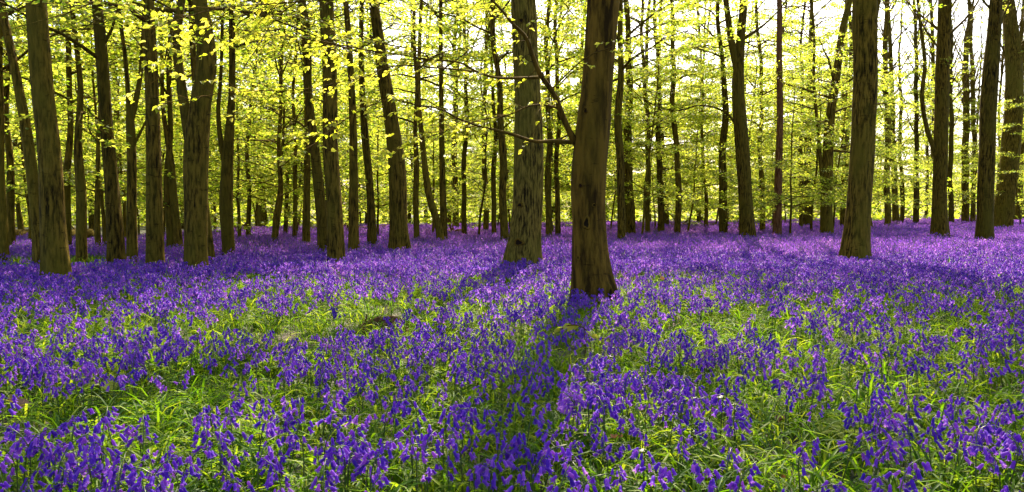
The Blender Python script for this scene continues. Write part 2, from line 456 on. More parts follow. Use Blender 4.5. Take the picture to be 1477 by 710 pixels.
def hero_knots(root, origin, depth):
    for px, py, rx, rz, w in ((846, 322, .028, .055, 51), (838, 268, .016, .018, 51), (857, 296, .018, .012, 51), (845, 160, .018, .02, 47), (835, 372, .014, .02, 53)): knot(root, origin, depth, px, py, rx, rz, w, seed=int(px))
    knot(root, origin, depth, 879, 428, .05, .085, 66, 'foot_hole', 3)

def hero_branches(root, origin, depth, rng):
    hero_knots(root, origin, depth)
    br = {
     'limb': ([(836,214,13),(826,199,10),(810,165,9),(800,139,8),(778,107,7.5),(768,84,7),(758,55,6),(739,36,5),(723,16,4.2),(707,0,3.6),(684,-32,3),(650,-60,2.4),(600,-85,1.8)], 0, -.6, 1),
     'long': ([(777,112,5),(739,113,4),(713,112,3.6),(684,102,3.2),(666,92,3),(619,87,2.8),(577,79,2.4),(529,73,2.1),(480,65,1.9),(400,54,1.6),(320,45,1.4),(240,44,1.1)], 0, -1.3, 1),
     'fork': ([(619,87,2.6),(615,79,2.2),(587,70,2),(548,62,1.8),(519,52,1.5),(470,36,1.3),(420,22,1.1),(360,14,1)], -.45, -1.3, 1),
     'low': ([(832,206,8),(800,204,6),(771,204,5),(739,194,4.5),(720,189,4),(687,180,3.2),(655,168,2.7),(635,157,2.3),(593,149,2),(561,142,1.8),(512,158,1.5),(470,186,1.3),(436,214,1)], 0, -1.6, 1),
     'arch': ([(805,156,3.4),(781,151,2.8),(758,155,2.5),(739,164,2.2),(700,172,2),(661,181,1.8),(635,191,1.5),(590,206,1.2),(548,226,1)], 0, -.9, 1),
     'thin': ([(684,103,2.4),(642,99,2.2),(561,97,1.9),(529,110,1.7),(486,120,1.5),(450,128,1.4),(369,132,1.2),(312,137,1),(240,150,.9)], -.35, -1.5, 1),
     'upright': ([(760,58,2.4),(766,36,2),(780,24,1.6),(797,15,1.2)], -.1, -.2, .3),
     'cross': ([(797,128,2.6),(815,110,2.2),(839,87,1.8),(862,74,1.5),(885,66,1.1)], -.1, -.9, .4),
     'high': ([(860,-60,9),(790,-80,6),(700,-60,4),(610,-30,3),(520,-8,2.4),(430,2,2),(340,10,1.6),(270,24,1.3),(205,46,1)], 0, -2.0, 1.1),
     'drop': ([(430,2,1.9),(400,24,1.5),(372,66,1.3),(350,98,1)], -1.1, -1.6, 1),
     'drop2': ([(340,10,1.6),(300,40,1.3),(262,88,1.1),(215,120,1),(180,140,.8)], -1.5, -2.0, 1),
    }
    lg = Geo(); np_sites = []
    for nm, (pp, d0, d1, dens) in br.items():
        n = len(pp); P, r = [], []
        for i, (x, y, w) in enumerate(pp):
            dd = depth + d0 + (d1 - d0) * i / (n - 1)
            P.append(at(x, y, dd) - Vector(origin)); r.append(w / 2 / F * dd)
        Q, q = smooth_path(P, r, .07)
        Q = Q + np.cumsum(rng.normal(0, .0035, Q.shape), 0) * np.linspace(0, 1, len(Q))[:, None]
        g = Geo(); tube(g, Q, q, 7, .16, 11)
        L = len(Q) * .07
        d = unit(np.gradient(Q, axis=0))
        k0 = .06 if nm not in ('limb', 'low') else .34
        for s in range(int(L * 13 * dens)):
            t = rng.uniform(k0, 1.0) * (len(Q) - 1); i = min(int(t), len(Q) - 1)
            sd = 1 if s % 2 else -1
            a2 = math.atan2(d[i][1], d[i][0]) + sd * rng.uniform(.5, 1.25)
            l2 = rng.uniform(.16, .62)
            sp = limb_path(rng, Q[i], a2, rng.normal(.02, .28), l2, R(22), 5, .16)
            tube(g, sp, np.linspace(min(.0045, q[i] * .6), .0014, 5), 4)
            nleaf = rng.integers(4, 11) if rng.uniform() < .86 else 0
            for w in range(nleaf):
                f = rng.uniform(.25, 1) * 4; k = min(int(f), 3); pt = sp[k] * (1 - f + k) + sp[k + 1] * (f - k)
                sgn = 1 if w % 2 else -1; la = a2 + sgn * rng.uniform(.3, 1.1)
                np_sites.append((*pt, math.cos(la), math.sin(la), rng.normal(-.35, .3)))
        obj('branch', g.mesh('branch', [M['bark_smooth']], True), root)
    A = np.array(np_sites); n = len(A)
    N = np.stack([rng.normal(0, .42, n), rng.normal(0, .42, n), np.ones(n)], -1)
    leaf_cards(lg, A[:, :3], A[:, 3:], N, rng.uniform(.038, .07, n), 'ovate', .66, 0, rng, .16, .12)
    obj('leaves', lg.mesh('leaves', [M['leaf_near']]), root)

BIG = dict(H=21, step=.12, nseg=28)
tt = traced_tree
tt('beech_tree', 'smooth bent beech with small dark knots and a long crooked branch', [(858,446,66),(857,430,60),(853,390,54),(850,330,50),(850,260,51),(856,190,50),(862,120,44),(866,60,44),(870,0,46)],
   crown=(5.0, 17, 30, 4.0), leafy=.5, high=.2, mat='bark_smooth', lift=0.0, seed=1, flare=.30, extra=hero_branches, **BIG)
tt('oak_tree', 'stout straight trunk with pale fissured bark and a knot hole, behind the bent beech', [(753,376,47),(757,340,43),(762,259,41),(762,162,40),(758,84,38),(755,0,36)],
   crown=(5.2, 15, 30, 3.0), leafy=.7, high=.4, per=28, leaf=.09, mat='bark_rough', seed=2, flare=.45, extra=oak_knots, **BIG)  # unseen crown kept narrow so the left foreground stays lit
tt('beech_tree', 'thick lone upright beech rising from open bluebells, bark finely ridged', [(1234,373,38),(1237,323,33),(1243,231,31),(1248,115,31),(1248,0,31)],
   crown=(5.4, 16, 50, 5.0), leafy=.9, high=.75, per=32, leaf=.09, mat='bark', seed=3, forks=[[(1256,60,9),(1262,30,7),(1267,0,6)]], **BIG)  # unseen crown made wide and dense to shade the right foreground
tt('beech_tree', 'thick ridged beech leaning outward, with a slim crooked trunk close behind it', [(82,395,36),(78,346,34),(72,231,31),(60,115,29),(52,0,26)],
   crown=(3.4, 20, 26, 3.4), leafy=.5, mat='bark', seed=4, fade=2.6, high=.05, **BIG)  # high leaves cut back to let sun onto the left foreground
tt('beech_tree', 'slim crooked trunk curving away from behind the thick ridged beech', [(58,378,17),(49,277,15),(38,190,14),(22,104,11),(3,12,10)],
   crown=(5, 18, 18, 3), leafy=.4, seed=5, fade=2.6, high=.05, nseg=16, H=17)
tt('beech_tree', 'straight clean beech with a gentle lean, between the ridged beech and the scarred trunk', [(168,378,22),(162,277,20),(153,173,17),(147,87,16),(139,0,14)],
   crown=(3.2, 19, 26, 3.2), leafy=.7, seed=6, fade=2.6, high=.05, forks=[[(152,60,5),(160,45,4),(168,20,3)]], nseg=20)
tt('beech_tree', 'dark beech splitting high into a wide cup of crooked forks', [(191,372,14),(190,300,13),(190,231,13),(188,180,12),(186,150,8),(182,98,6)],
   crown=(4.6, 16, 16, 3), leafy=.6, seed=7, fade=2.6, high=.05, forks=[[(189,175,9),(197,140,8),(203,104,7),(206,58,6),(208,10,5)], [(190,215,5),(203,190,4),(212,172,3)]], H=15, nseg=16)
tt('beech_tree', 'straight upright trunk ringed with dark bark scars', [(224,383,24),(222,231,20),(219,115,18),(213,0,17)],
   crown=(3.4, 19, 26, 3.2), leafy=.6, seed=8, fade=2.6, high=.05, **BIG)
tt('beech_tree', 'heavy scarred beech dividing into two big stems', [(283,386,30),(283,289,31),(283,225,33),(290,150,28),(299,87,27),(294,35,22),(288,0,20)],
   crown=(5.5, 19, 24, 3.8), leafy=.5, seed=9, fade=2.6, high=.05, forks=[[(279,230,20),(268,165,15),(262,127,14),(255,58,12),(262,0,10)]], **BIG)
tt('beech_tree', 'mid-sized beech swollen at the waist with a thin side stem forking low', [(330,367,16),(326,289,18),(328,231,16),(334,144,10),(335,29,9)],
   crown=(4, 17, 24, 3.4), leafy=.65, seed=10, fade=2.6, high=.05, forks=[[(325,240,9),(318,200,7),(315,160,6),(318,120,5)]], H=17, nseg=18)
tt('beech_tree', 'short leaning trunk tucked right behind the two-stemmed beech', [(303,372,13),(299,330,12),(294,280,11),(288,200,9)], crown=(5, 14, 14, 3), seed=11, fade=2.6, high=.05, H=14, nseg=14)
tt('beech_tree', 'dark upright beech with a curved foot and a slimmer tree hugging its side', [(485,375,24),(482,300,22),(477,225,22),(476,115,20),(471,0,19)],
   crown=(3.6, 19, 26, 3.4), leafy=.6, seed=12, fade=2.6, high=.05, **BIG)
tt('beech_tree', 'slim crooked beech hugging the side of the dark curved-foot trunk', [(467,364,15),(457,243,14),(445,133,11),(442,35,10),(436,0,9)],
   crown=(4.5, 17, 22, 3.2), leafy=.6, seed=13, fade=2.6, high=.05, H=17, nseg=16)
tt('beech_tree', 'thin straight trunk with leafy sprays, just behind the crooked slim beech', [(442,352,11),(443,231,9),(442,150,7)], crown=(3, 15, 26, 3.2), leafy=.8, seed=14, H=15, nseg=14)
tt('beech_tree', 'olive straight trunk beside the dark curved-foot beech, widening at its foot', [(510,364,15),(510,260,13),(509,173,11),(503,58,9)], crown=(4.5, 16, 22, 3.2), leafy=.6, seed=15, H=16, nseg=16)
tt('beech_tree', 'slender dark trunk leaning against the light between two thicker beeches', [(537,352,13),(534,277,11),(526,190,10),(521,58,7)], crown=(4.2, 15, 20, 3), leafy=.6, seed=16, H=15, nseg=14)
tt('beech_tree', 'broad tapering beech with a flared skirt of roots and a backward lean', [(577,362,29),(575,323,25),(572,231,24),(563,162,20),(552,98,18),(543,35,15),(538,0,13)],
   crown=(4, 19, 28, 3.6), leafy=.65, seed=17, flare=.5, **BIG)
tt('beech_tree', 'slim stem leaning into its upright partner to make a narrow V', [(636,349,11),(618,277,10),(610,214,8),(604,140,6)], crown=(4, 14, 18, 3), leafy=.6, seed=18, H=14, nseg=14)
tt('beech_tree', 'upright slim partner of the leaning stem in the narrow V', [(640,346,10),(638,260,9),(637,190,8),(636,80,6)], crown=(4, 15, 20, 3), leafy=.6, seed=19, H=15, nseg=14)
tt('beech_tree', 'dark beech forking high into two rising arms with long drooping twigs', [(1078,344,22),(1076,300,20),(1070,200,19),(1065,120,17),(1068,60,12),(1073,0,11)],
   crown=(4.5, 18, 26, 4), leafy=.55, seed=20, forks=[[(1066,110,13),(1055,60,10),(1047,0,8)], [(1068,195,4),(1050,165,3),(1010,152,2.5),(975,160,2),(945,152,1.5)], [(1074,55,5),(1090,45,4),(1102,36,3)]], **{**BIG, 'nseg': 22})
tt('red_barked_tree', 'slim trunk with reddish flaking bark', [(1121,342,12),(1123,260,11),(1125,173,9),(1124,80,8),(1124,0,7)], crown=(7, 18, 18, 2.6), leafy=.5, mat='bark_red', seed=21, H=18, nseg=14)
tt('beech_tree', 'leafy beech with a kinked trunk forked near the foot', [(1192,338,17),(1193,260,15),(1197,173,13),(1207,104,11),(1217,35,9),(1226,0,8)], crown=(3.2, 18, 34, 4), leafy=.8, seed=22, forks=[[(1190,290,7),(1184,240,6),(1180,190,5)]], H=18, nseg=16)
tt('beech_tree', 'sturdy trunk with a thin S-shaped side limb and bare twigs', [(1355,342,23),(1355,289,20),(1357,202,19),(1360,87,18),(1363,0,17)], crown=(5.5, 19, 30, 3.6), leafy=.22, seed=23, bare=True,
   forks=[[(1350,225,7),(1337,185,6),(1330,144,6),(1334,90,5),(1328,40,4),(1324,0,4)]], **{**BIG, 'nseg': 22})
tt('beech_tree', 'smooth olive trunk curving outward, its head crossing the twin-armed trunk', [(1420,346,21),(1421,290,21),(1423,231,21),(1428,115,20),(1433,58,18),(1437,0,16)], crown=(5.5, 19, 28, 3.6), leafy=.25, mat='bark', seed=24, bare=True, **{**BIG, 'nseg': 22})
tt('beech_tree', 'massive leaning trunk with two heavy arms at the edge of the wood', [(1445,332,26),(1449,290,25),(1456,231,24),(1463,144,23),(1460,58,19),(1454,0,15)], crown=(6.5, 19, 28, 4), leafy=.3, mat='bark', seed=25, bare=True,
   forks=[[(1463,105,13),(1471,78,12),(1484,55,11),(1492,20,9)]], **{**BIG, 'nseg': 22})

SLIM = [
 'slim leafy trunk between the thick ridged beech and the clean leaning beech', 'very thin wavy pole next to the clean leaning beech', 'short-looking trunk half hidden behind the thick ridged beech, leaves over its foot',
 'dark slim trunk at the bushy edge by the brown bank', 'olive slim trunk partnering the dark one at the bushy edge', 'straight one of two slim trunks between the scarred trunk and the two-stemmed beech',
 'leaning one of two slim trunks between the scarred trunk and the two-stemmed beech', 'thin pole rising through leaves just past the swollen-waist beech', 'tilted slim trunk with leafy twigs, standing alone in the sunny clearing',
 'thinner straight pole of a close pair in the sunny clearing', 'farther straight pole of a close pair in the sunny clearing', 'small dark trunk at the far rim of the sunny clearing',
 'thin pole between the root-skirted beech and the narrow V', 'slim trunk behind the narrow V, near the fallen log', 'thin dark pole in front of the fallen log', 'thin pole standing close before the stout fissured trunk',
 'slim trunk in the pair just off the stout fissured trunk, farther back', 'dark trunk almost touching the side of the stout fissured trunk', 'tall slim trunk just past the bent beech, first of two',
 'thicker dark trunk just past the bent beech, second of two', 'slim leafy trunk between the dark pair and the wavy pole', 'tall wavy pole standing alone against the bright gap', 'slim trunk right beside the dark forked beech',
 'leaf-screened pole beside the second dark trunk past the bent beech', 'slim straight trunk between the kinked leafy beech and the lone thick beech', 'slim dark trunk just past the lone thick beech, twigs bare',
 'thin bare pole midway between the lone thick beech and the S-limbed trunk', 'thinnest bare pole beside the brushwood heap', 'slim bare trunk between the S-limbed trunk and the smooth olive trunk', 'thin bare pole tight behind the S-limbed trunk',
 'thin bare pole just before the smooth olive trunk', 'slim bare trunk behind the massive two-armed tree', 'leaf-covered trunk between the reddish trunk and the kinked leafy beech', 'thin pole beside the leaf-covered trunk past the reddish bark',
 'slim trunk between the dark forked beech and the reddish trunk', 'thin crooked pole before the long low log', 'farther pole of two between the stout fissured trunk and the bent beech', 'nearer-set pole of two between the stout fissured trunk and the bent beech']
for i, (pts, cr, lf, bare) in enumerate([
    ([(118,370,14),(116,260,13),(112,214,11),(110,120,8)], (2.6, 14, 26, 3), .85, False),
    ([(142,360,8),(139,312,8),(141,202,5),(143,120,4)], (2.4, 11, 20, 2.6), .85, False),
    ([(98,358,12),(97,270,11),(95,180,8)], (3, 14, 22, 3), .8, False),
    ([(5,370,13),(4,270,12),(3,173,11),(1,60,8)], (3, 16, 24, 3), .7, False),
    ([(16,358,11),(13,270,10),(11,190,8)], (3, 14, 22, 3), .8, False),
    ([(246,360,11),(243,280,11),(244,200,8)], (3.4, 13, 20, 3), .8, False),
    ([(258,360,12),(250,280,11),(245,235,9),(238,170,6)], (3.4, 13, 20, 3), .8, False),
    ([(358,343,7),(359,277,6),(360,200,5)], (2.6, 13, 26, 3), .9, False),
    ([(396,349,9),(402,289,8),(404,220,6)], (2.6, 12, 24, 3), .9, False),
    ([(425,346,6),(425,270,6),(424,200,5)], (3, 13, 22, 3), .9, False),
    ([(412,340,6),(413,270,6),(411,190,5)], (3, 14, 24, 3), .9, False),
    ([(373,325,9),(374,270,8),(375,200,7)], (3, 15, 24, 3.4), .9, False),
    ([(601,346,8),(601,260,8),(598,160,6)], (3.4, 15, 22, 3), .8, False),
    ([(657,332,9),(657,240,8),(656,120,6)], (4, 17, 24, 3.4), .8, False),
    ([(670,341,7),(670,231,7),(672,120,5)], (3.2, 15, 24, 3), .8, False),
    ([(713,341,7),(712,240,7),(712,150,5)], (3.2, 15, 24, 3), .8, False),
    ([(701,335,8),(700,240,7),(698,140,6)], (3.6, 16, 24, 3), .8, False),
    ([(728,350,12),(726,280,11),(722,202,10),(719,115,8)], (4, 16, 24, 3), .7, False),
    ([(896,347,11),(894,194,11),(894,65,8),(893,0,7)], (4, 17, 24, 3.2), .7, False),
    ([(909,340,14),(907,227,13),(906,110,9),(906,30,8)], (4, 17, 26, 3.4), .75, False),
    ([(953,337,9),(951,227,8),(950,130,6)], (3.2, 15, 26, 3.2), .85, False),
    ([(977,340,9),(977,227,8),(972,149,7),(969,65,6),(968,0,5)], (4, 16, 22, 3), .6, False),
    ([(1043,339,12),(1043,227,11),(1045,130,8),(1040,65,6)], (4.5, 16, 24, 3.2), .6, False),
    ([(934,337,7),(935,260,7),(933,170,6)], (3, 15, 26, 3), .9, False),
    ([(1217,329,10),(1218,202,8),(1219,90,6)], (4, 17, 24, 3.2), .6, False),
    ([(1281,329,9),(1279,202,8),(1278,58,7),(1277,0,6)], (4.5, 18, 30, 3.2), .16, True),
    ([(1321,326,8),(1322,202,6),(1321,90,5)], (4.5, 17, 30, 3), .16, True),
    ([(1301,323,6),(1300,230,5),(1298,140,4)], (4, 16, 28, 3), .16, True),
    ([(1392,323,10),(1393,202,9),(1395,58,7)], (5, 18, 32, 3.4), .16, True),
    ([(1372,325,7),(1371,210,6),(1372,90,5)], (5, 17, 30, 3.4), .16, True),
    ([(1404,322,6),(1405,210,6),(1402,90,5)], (5, 17, 30, 3.2), .16, True),
    ([(1468,320,10),(1468,230,9),(1470,100,7)], (5, 18, 30, 3.4), .16, True),
    ([(1165,329,12),(1165,231,10),(1168,120,8)], (3, 16, 32, 3.6), .9, False),
    ([(1155,332,6),(1156,202,5),(1157,110,4)], (3, 15, 28, 3), .9, False),
    ([(1099,335,8),(1098,202,6),(1096,90,5)], (3.2, 16, 28, 3.2), .8, False),
    ([(1018,333,6),(1017,250,5),(1012,170,4)], (3, 14, 26, 3), .8, False),
    ([(805,341,8),(804,250,7),(804,150,6)], (3.2, 16, 28, 3.2), .85, False),
    ([(792,342,9),(791,250,8),(790,150,7)], (3.2, 16, 28, 3.2), .85, False),
  ]):
    tt('beech_tree', SLIM[i], pts, H=cr[1] + .5, crown=cr, leafy=lf, per=38, leaf=.11, seed=60 + i, nseg=12, step=.3, group='slim beeches in the middle of the wood', bare=bare, slen=.75, flare=.3, wobble=.07, **(dict(fade=3.0, high=.04) if i < 12 else {}))  # first trees lose their high leaves so sun falls on the left carpet

# ---- leafy young beeches and far trees: prototypes, then copies
def proto_tree(name, label, group, seed, H, r0, crown, leafy, per, leaf, slen, lean=.03, bare=False, nseg=9, high=.15):
    rng = np.random.default_rng(seed)
    n = 9; z = np.linspace(-.08, H, n)
    w = np.cumsum(rng.normal(0, lean * H / n * 2.2, (n, 2)), 0); w -= w[0]
    P = [Vector((w[i, 0], w[i, 1], z[i])) for i in range(n)]; r = list(r0 * (1 - .85 * (z / H).clip(0, 1)) )
    Q, q = smooth_path(P, r, H / 22)
    root = bpy.data.objects.new(name, None); COL.objects.link(root); tag(root, label, 'tree', group)
    g = Geo(); tube(g, Q, q, nseg, .1, seed, 0, .3)
    sites = grow(rng, g, Q, q, *crown, leafy, bare=bare, high=high)
    obj('trunk', g.mesh('trunk', [M['bark']], True), root)
    lg = Geo(); leaves_at(rng, lg, sites, per, leaf, slen); obj('crown', lg.mesh('crown', [M['leaf']]), root)
    return root

def px_clear(used, x, gap):
    return all(abs(x - u) > gap for u in used)

YOUNG = 'leafy young beech with low tiers of fresh green leaves between the bigger trunks'
young = [proto_tree('young_beech', YOUNG, 'leafy young beeches', 300 + k, 6.5 + .9 * k, .05, (1.3 + .2 * k, 6.2 + .9 * k, 30, 2.7), .97, 44, .092, .75, .05, nseg=7) for k in range(4)]
rng = np.random.default_rng(42)
spots = [(150, 17), (40, 20), (110, 24), (235, 26), (345, 22), (395, 19), (430, 27), (310, 30), (200, 33), (20, 30), (70, 36), (270, 38),
         (545, 26), (600, 34), (690, 24), (650, 40), (735, 30), (800, 27), (830, 40), (470, 34), (520, 42), (370, 42), (160, 44),
         (925, 24), (945, 34), (990, 30), (1030, 40), (1065, 30), (1140, 24), (1110, 34), (1160, 38), (1200, 30), (1185, 44), (1010, 50), (890, 46), (60, 27), (180, 24), (330, 36), (480, 25), (575, 44), (625, 28), (715, 38), (775, 40), (500, 31), (280, 27), (5, 40), (415, 38), (960, 44), (1050, 46), (1130, 46), (660, 50), (880, 32), (1170, 28),
         (1260, 34), (1300, 42), (1345, 48), (1400, 46), (1450, 42), (1470, 34), (1230, 50), (120, 52), (430, 52), (570, 54), (760, 52), (1085, 54)]
for i, (px, Y) in enumerate(spots):
    o = young[i % 4] if i < 4 else copy_tree(young[i % 4])
    x = (px - CX) / F * Y
    o.location = (x, Y, float(ground_z(x, Y))); o.rotation_euler.z = rng.uniform(0, 6.28)
    s = rng.uniform(.8, 1.2); o.scale = (s, s, s * rng.uniform(.85, 1.1))
    TRUNKS.append((x, Y, .05))

FAR = 'thin distant beech seen small through the gaps, far beyond the bluebells'
far = [proto_tree('distant_beech', FAR, 'distant beeches beyond the bluebells', 400 + k, 25 + k, .13 + .02 * k, (1.4 + .4 * k, 24.5 + k, 50, 4.6), .9, 34, .18, 1.2, .03, high=.22) for k in range(4)]
farb = [proto_tree('distant_beech', FAR, 'distant beeches beyond the bluebells', 420 + k, 24 + k, .15 + .02 * k, (4.0, 23.5 + k, 60, 3.8), .30, 20, .17, 1.1, .03, bare=True) for k in range(2)]
used_f = set(); cnt = 0
for ring, (Ya, Yb, n) in enumerate([(40, 56, 20), (56, 78, 30), (78, 112, 44)]):
    xs = np.linspace(-60, 1540, n) + rng.uniform(-34, 34, n)
    for px in xs:
        Y = rng.uniform(Ya, Yb); x = (px - CX) / F * Y
        kb = px > 1235 and (ring < 2 or rng.uniform() < .5)
        pool = farb if kb else far
        k = rng.integers(len(pool)); key = (kb, int(k))
        o = pool[k] if key not in used_f else copy_tree(pool[k]); used_f.add(key)
        o.location = (x, Y, float(ground_z(x, Y))); o.rotation_euler.z = rng.uniform(0, 6.28)
        s = rng.uniform(.8, 1.2); o.scale = (s, s, s * rng.uniform(.9, 1.1)); cnt += 1
for key, pool in ((False, far), (True, farb)):
    for k, o in enumerate(pool):
        if (key, k) not in used_f:
            for ch in list(o.children): bpy.data.objects.remove(ch)
            bpy.data.objects.remove(o)

def far_wood():
    """the edge of the wood far off, one mass of undergrowth and leaves"""
    rng = np.random.default_rng(77); lg = Geo()
    n = 60000
    Y = rng.uniform(52, 128, n); x = rng.uniform(-.85, .85, n) * Y
    hmax = 3.0 + 6.0 * noise2(x, Y, 9, 3) * np.clip((Y - 60) / 30, 0, 1)
    z = ground_z(x, Y) + hmax * rng.uniform(0, 1, n) ** 1.6
    P = np.stack([x, Y, z], -1); a = rng.uniform(0, 6.28, n)
    D = np.stack([np.cos(a), np.sin(a), rng.normal(-.1, .4, n)], -1); N = np.stack([rng.normal(0, .7, n), rng.normal(0, .7, n), np.ones(n)], -1)
    leaf_cards(lg, P, D, N, rng.uniform(.25, .5, n), 'quad', .7, 0, rng)
    tag(obj('undergrowth', lg.mesh('undergrowth', [M['leaf']])), 'mass of yellow-green leaves closing the far edge of the wood', 'undergrowth', None, 'stuff')
far_wood()

# ------------------------------------------------------------------ bluebells
def rot_to(d, spin=0.0):
    """matrix whose -Z axis points along d"""
    return Vector(d).to_track_quat('-Z', 'Y').to_matrix().to_4x4() @ Matrix.Rotation(spin, 4, 'Z')

def bell_geo(g, Mx, n=6, full=True, tint=.5, rng=None):
    a = np.arange(n) / n * 2 * math.pi
    rings = [(.0011, 0), (.0036, -.0028), (.0041, -.0108), (.0046, -.0172)] if full else [(.0018, 0), (.0042, -.008), (.0050, -.019)]
    V = [(r * math.cos(t), r * math.sin(t), z) for r, z in rings for t in a]
    f = []
    for k in range(len(rings) - 1):
        for j in range(n): f.append((k * n + j, k * n + (j + 1) % n, (k + 1) * n + (j + 1) % n, (k + 1) * n + j))
    t3 = []
    b = (len(rings) - 1) * n
    for j in range(n):
        t = a[j] + math.pi / n; V.append((.0092 * math.cos(t), .0092 * math.sin(t), -.0202)); t3.append((b + j, b + (j + 1) % n, len(V) - 1))
    V = np.array(V) @ np.array(Mx.to_3x3()).T + np.array(Mx.translation)
    k = g.n
    g.add(V, f, 0, np.full(len(V), tint))
    g.f.append(np.array(t3) + k); g.m.append(np.zeros(len(t3), np.int32))

def bluebell_def(seed):
    rng = np.random.default_rng(seed)
    h = rng.uniform(.25, .32); bend = rng.uniform(R(35), R(105)); lean = rng.normal(0, .07)
    n = 11; p = np.zeros(3); pts = [p.copy()]; seg = h / (n - 1)
    for i in range(1, n):
        t = i / (n - 1); th = lean + bend * np.clip((t - .62) / .38, 0, 1) ** 1.4
        p = p + seg * np.array([math.sin(th), rng.normal(0, .03), math.cos(th)]); pts.append(p.copy())
    pts = np.array(pts); rad = np.linspace(.0027, .0013, n)
    bells = []
    nb = rng.integers(8, 15)
    for k in range(nb):
        t = .66 + .34 * (k + .3) / nb; f = t * (n - 1); i = min(int(f), n - 2); b = pts[i] * (1 - f + i) + pts[i + 1] * (f - i)
        az = rng.normal(0, 1.1) + (1.2 if k % 2 else -1.2) * .6
        out = rng.uniform(.010, .026) * (1.5 - t) * 1.8
        o = b + np.array([math.cos(az) * out, math.sin(az) * out, -.002])
        tilt = rng.uniform(.15, 1.0) * (1.25 - .6 * (t - .6) / .4)
        d = (math.cos(az) * math.sin(tilt), math.sin(az) * math.sin(tilt), -math.cos(tilt))
        s = rng.uniform(.95, 1.25) * (1.12 - .4 * (t - .6))
        bells.append((Matrix.Translation(Vector(o)) @ rot_to(d, rng.uniform(0, 6)) @ Matrix.Scale(s, 4), b, o))
    return pts, rad, bells, rng

def stem_geo(g, D, mat, nseg=5):
    pts, rad, bells, _ = D
    tube(g, pts, rad, nseg, mat=mat)
    for mx, b, o in bells: tube(g, [b, (b + o) / 2 + np.array([0, 0, .0015]), o], [.0008, .0007, .0008], 3, mat=mat)

def strap(g, L, W, az, arch, rng, mat=0, segs=5, base=(0, 0), tint=None, el0=None):
    """one arching strap leaf, keeled along its middle"""
    el = R(72) + rng.normal(0, .16) if el0 is None else el0
    p = np.array([base[0], base[1], -.01]); pts = [p.copy()]
    for i in range(segs):
        p = p + L / segs * np.array([math.cos(az) * math.cos(el), math.sin(az) * math.cos(el), math.sin(el)]); pts.append(p.copy())
        el -= arch / segs * (1 + i * .35); az += rng.normal(0, .08)
    pts = np.array(pts); pts[:, 2] = np.maximum(pts[:, 2], np.linspace(-.01, .012, segs + 1))
    s = np.array([-math.sin(az), math.cos(az), 0]); w = W * np.array([.7, 1, 1.05, .95, .68, .06])[:segs + 1] if segs == 5 else W * np.linspace(1, .08, segs + 1)
    roll = rng.normal(0, .35); up = np.array([0, 0, 1.])
    s = s * math.cos(roll) + up * math.sin(roll)
    l = pts + s * w[:, None] / 2 + up * (w * .22)[:, None]; r_ = pts - s * w[:, None] / 2 + up * (w * .22)[:, None]
    V = np.stack([l, pts, r_], 1).reshape(-1, 3)
    f = []
    for i in range(segs):
        for c in (0, 1): f.append((i * 3 + c, i * 3 + c + 1, i * 3 + c + 4, i * 3 + c + 3))
    g.add(V, f, mat, np.full(len(V), rng.uniform(0, 1) if tint is None else tint))

SRC = bpy.data.collections.new('scatter_sources')          # not linked: only the scatter reads it
def source(lst, me, nm):
    o = bpy.data.objects.new(nm, me); SRC2[lst].objects.link(o)
SRC2 = {k: bpy.data.collections.new(k) for k in ('bluebell_shapes', 'leaf_shapes')}

NV = 12
DEFS = [bluebell_def(500 + k) for k in range(NV)]
idx = 0
for k in range(NV):                                        # 0..11 full plants
    g = Geo(); rr = np.random.default_rng(k)
    for mx, b, o in DEFS[k][2]: bell_geo(g, mx, 6, True, rr.uniform(0, 1))
    stem_geo(g, DEFS[k], 1, 4)
    source('bluebell_shapes', g.mesh('bluebell', [M['petal'], M['stem']]), f's{idx:03d}'); idx += 1
for k in range(8):                                         # 12..19 plants a few metres off
    g = Geo(); rr = np.random.default_rng(50 + k)
    for mx, b, o in DEFS[k][2]: bell_geo(g, mx @ Matrix.Diagonal((1.25, 1.25, .95, 1)), 4, False, rr.uniform(0, 1))
    tube(g, DEFS[k][0][::2], DEFS[k][1][::2] * 1.1, 3, mat=1)
    source('bluebell_shapes', g.mesh('bluebell', [M['petal'], M['stem']]), f's{idx:03d}'); idx += 1
for k in range(6):                                         # 20..25 clumps for the far carpet
    g = Geo(); rr = np.random.default_rng(90 + k)
    for q in range(34):
        c = np.array([rr.uniform(-.36, .36), rr.uniform(-.36, .36), 0]); h = rr.uniform(.2, .34)
        az = rr.uniform(0, 6.28); ln = np.array([math.cos(az), math.sin(az), 0])
        tt_ = rr.uniform(0, 1)
        for b in range(7):
            u = b / 6; p = c + ln * (.07 * u * u) + np.array([rr.normal(0, .012), rr.normal(0, .012), h - .10 + .10 * u])
            d = ln * rr.uniform(-.6, .9) + np.array([rr.normal(0, .5), rr.normal(0, .5), -1.0])
            leaf_cards(g, [p], [d], [[rr.normal(), rr.normal(), rr.normal() * .4]], [.030], 'quad', .62, 0, rr, .2)
        tube(g, [c, c + np.array([0, 0, h])], [.0035, .002], 3, mat=1)
    for q in range(22):
        strap(g, rr.uniform(.18, .3), .014, rr.uniform(0, 6.28), rr.uniform(.8, 2), rr, 2, 3, (rr.uniform(-.36, .36), rr.uniform(-.36, .36)))
    source('bluebell_shapes', g.mesh('bluebell_clump', [M['petal'], M['stem'], M['strap']]), f's{idx:03d}'); idx += 1

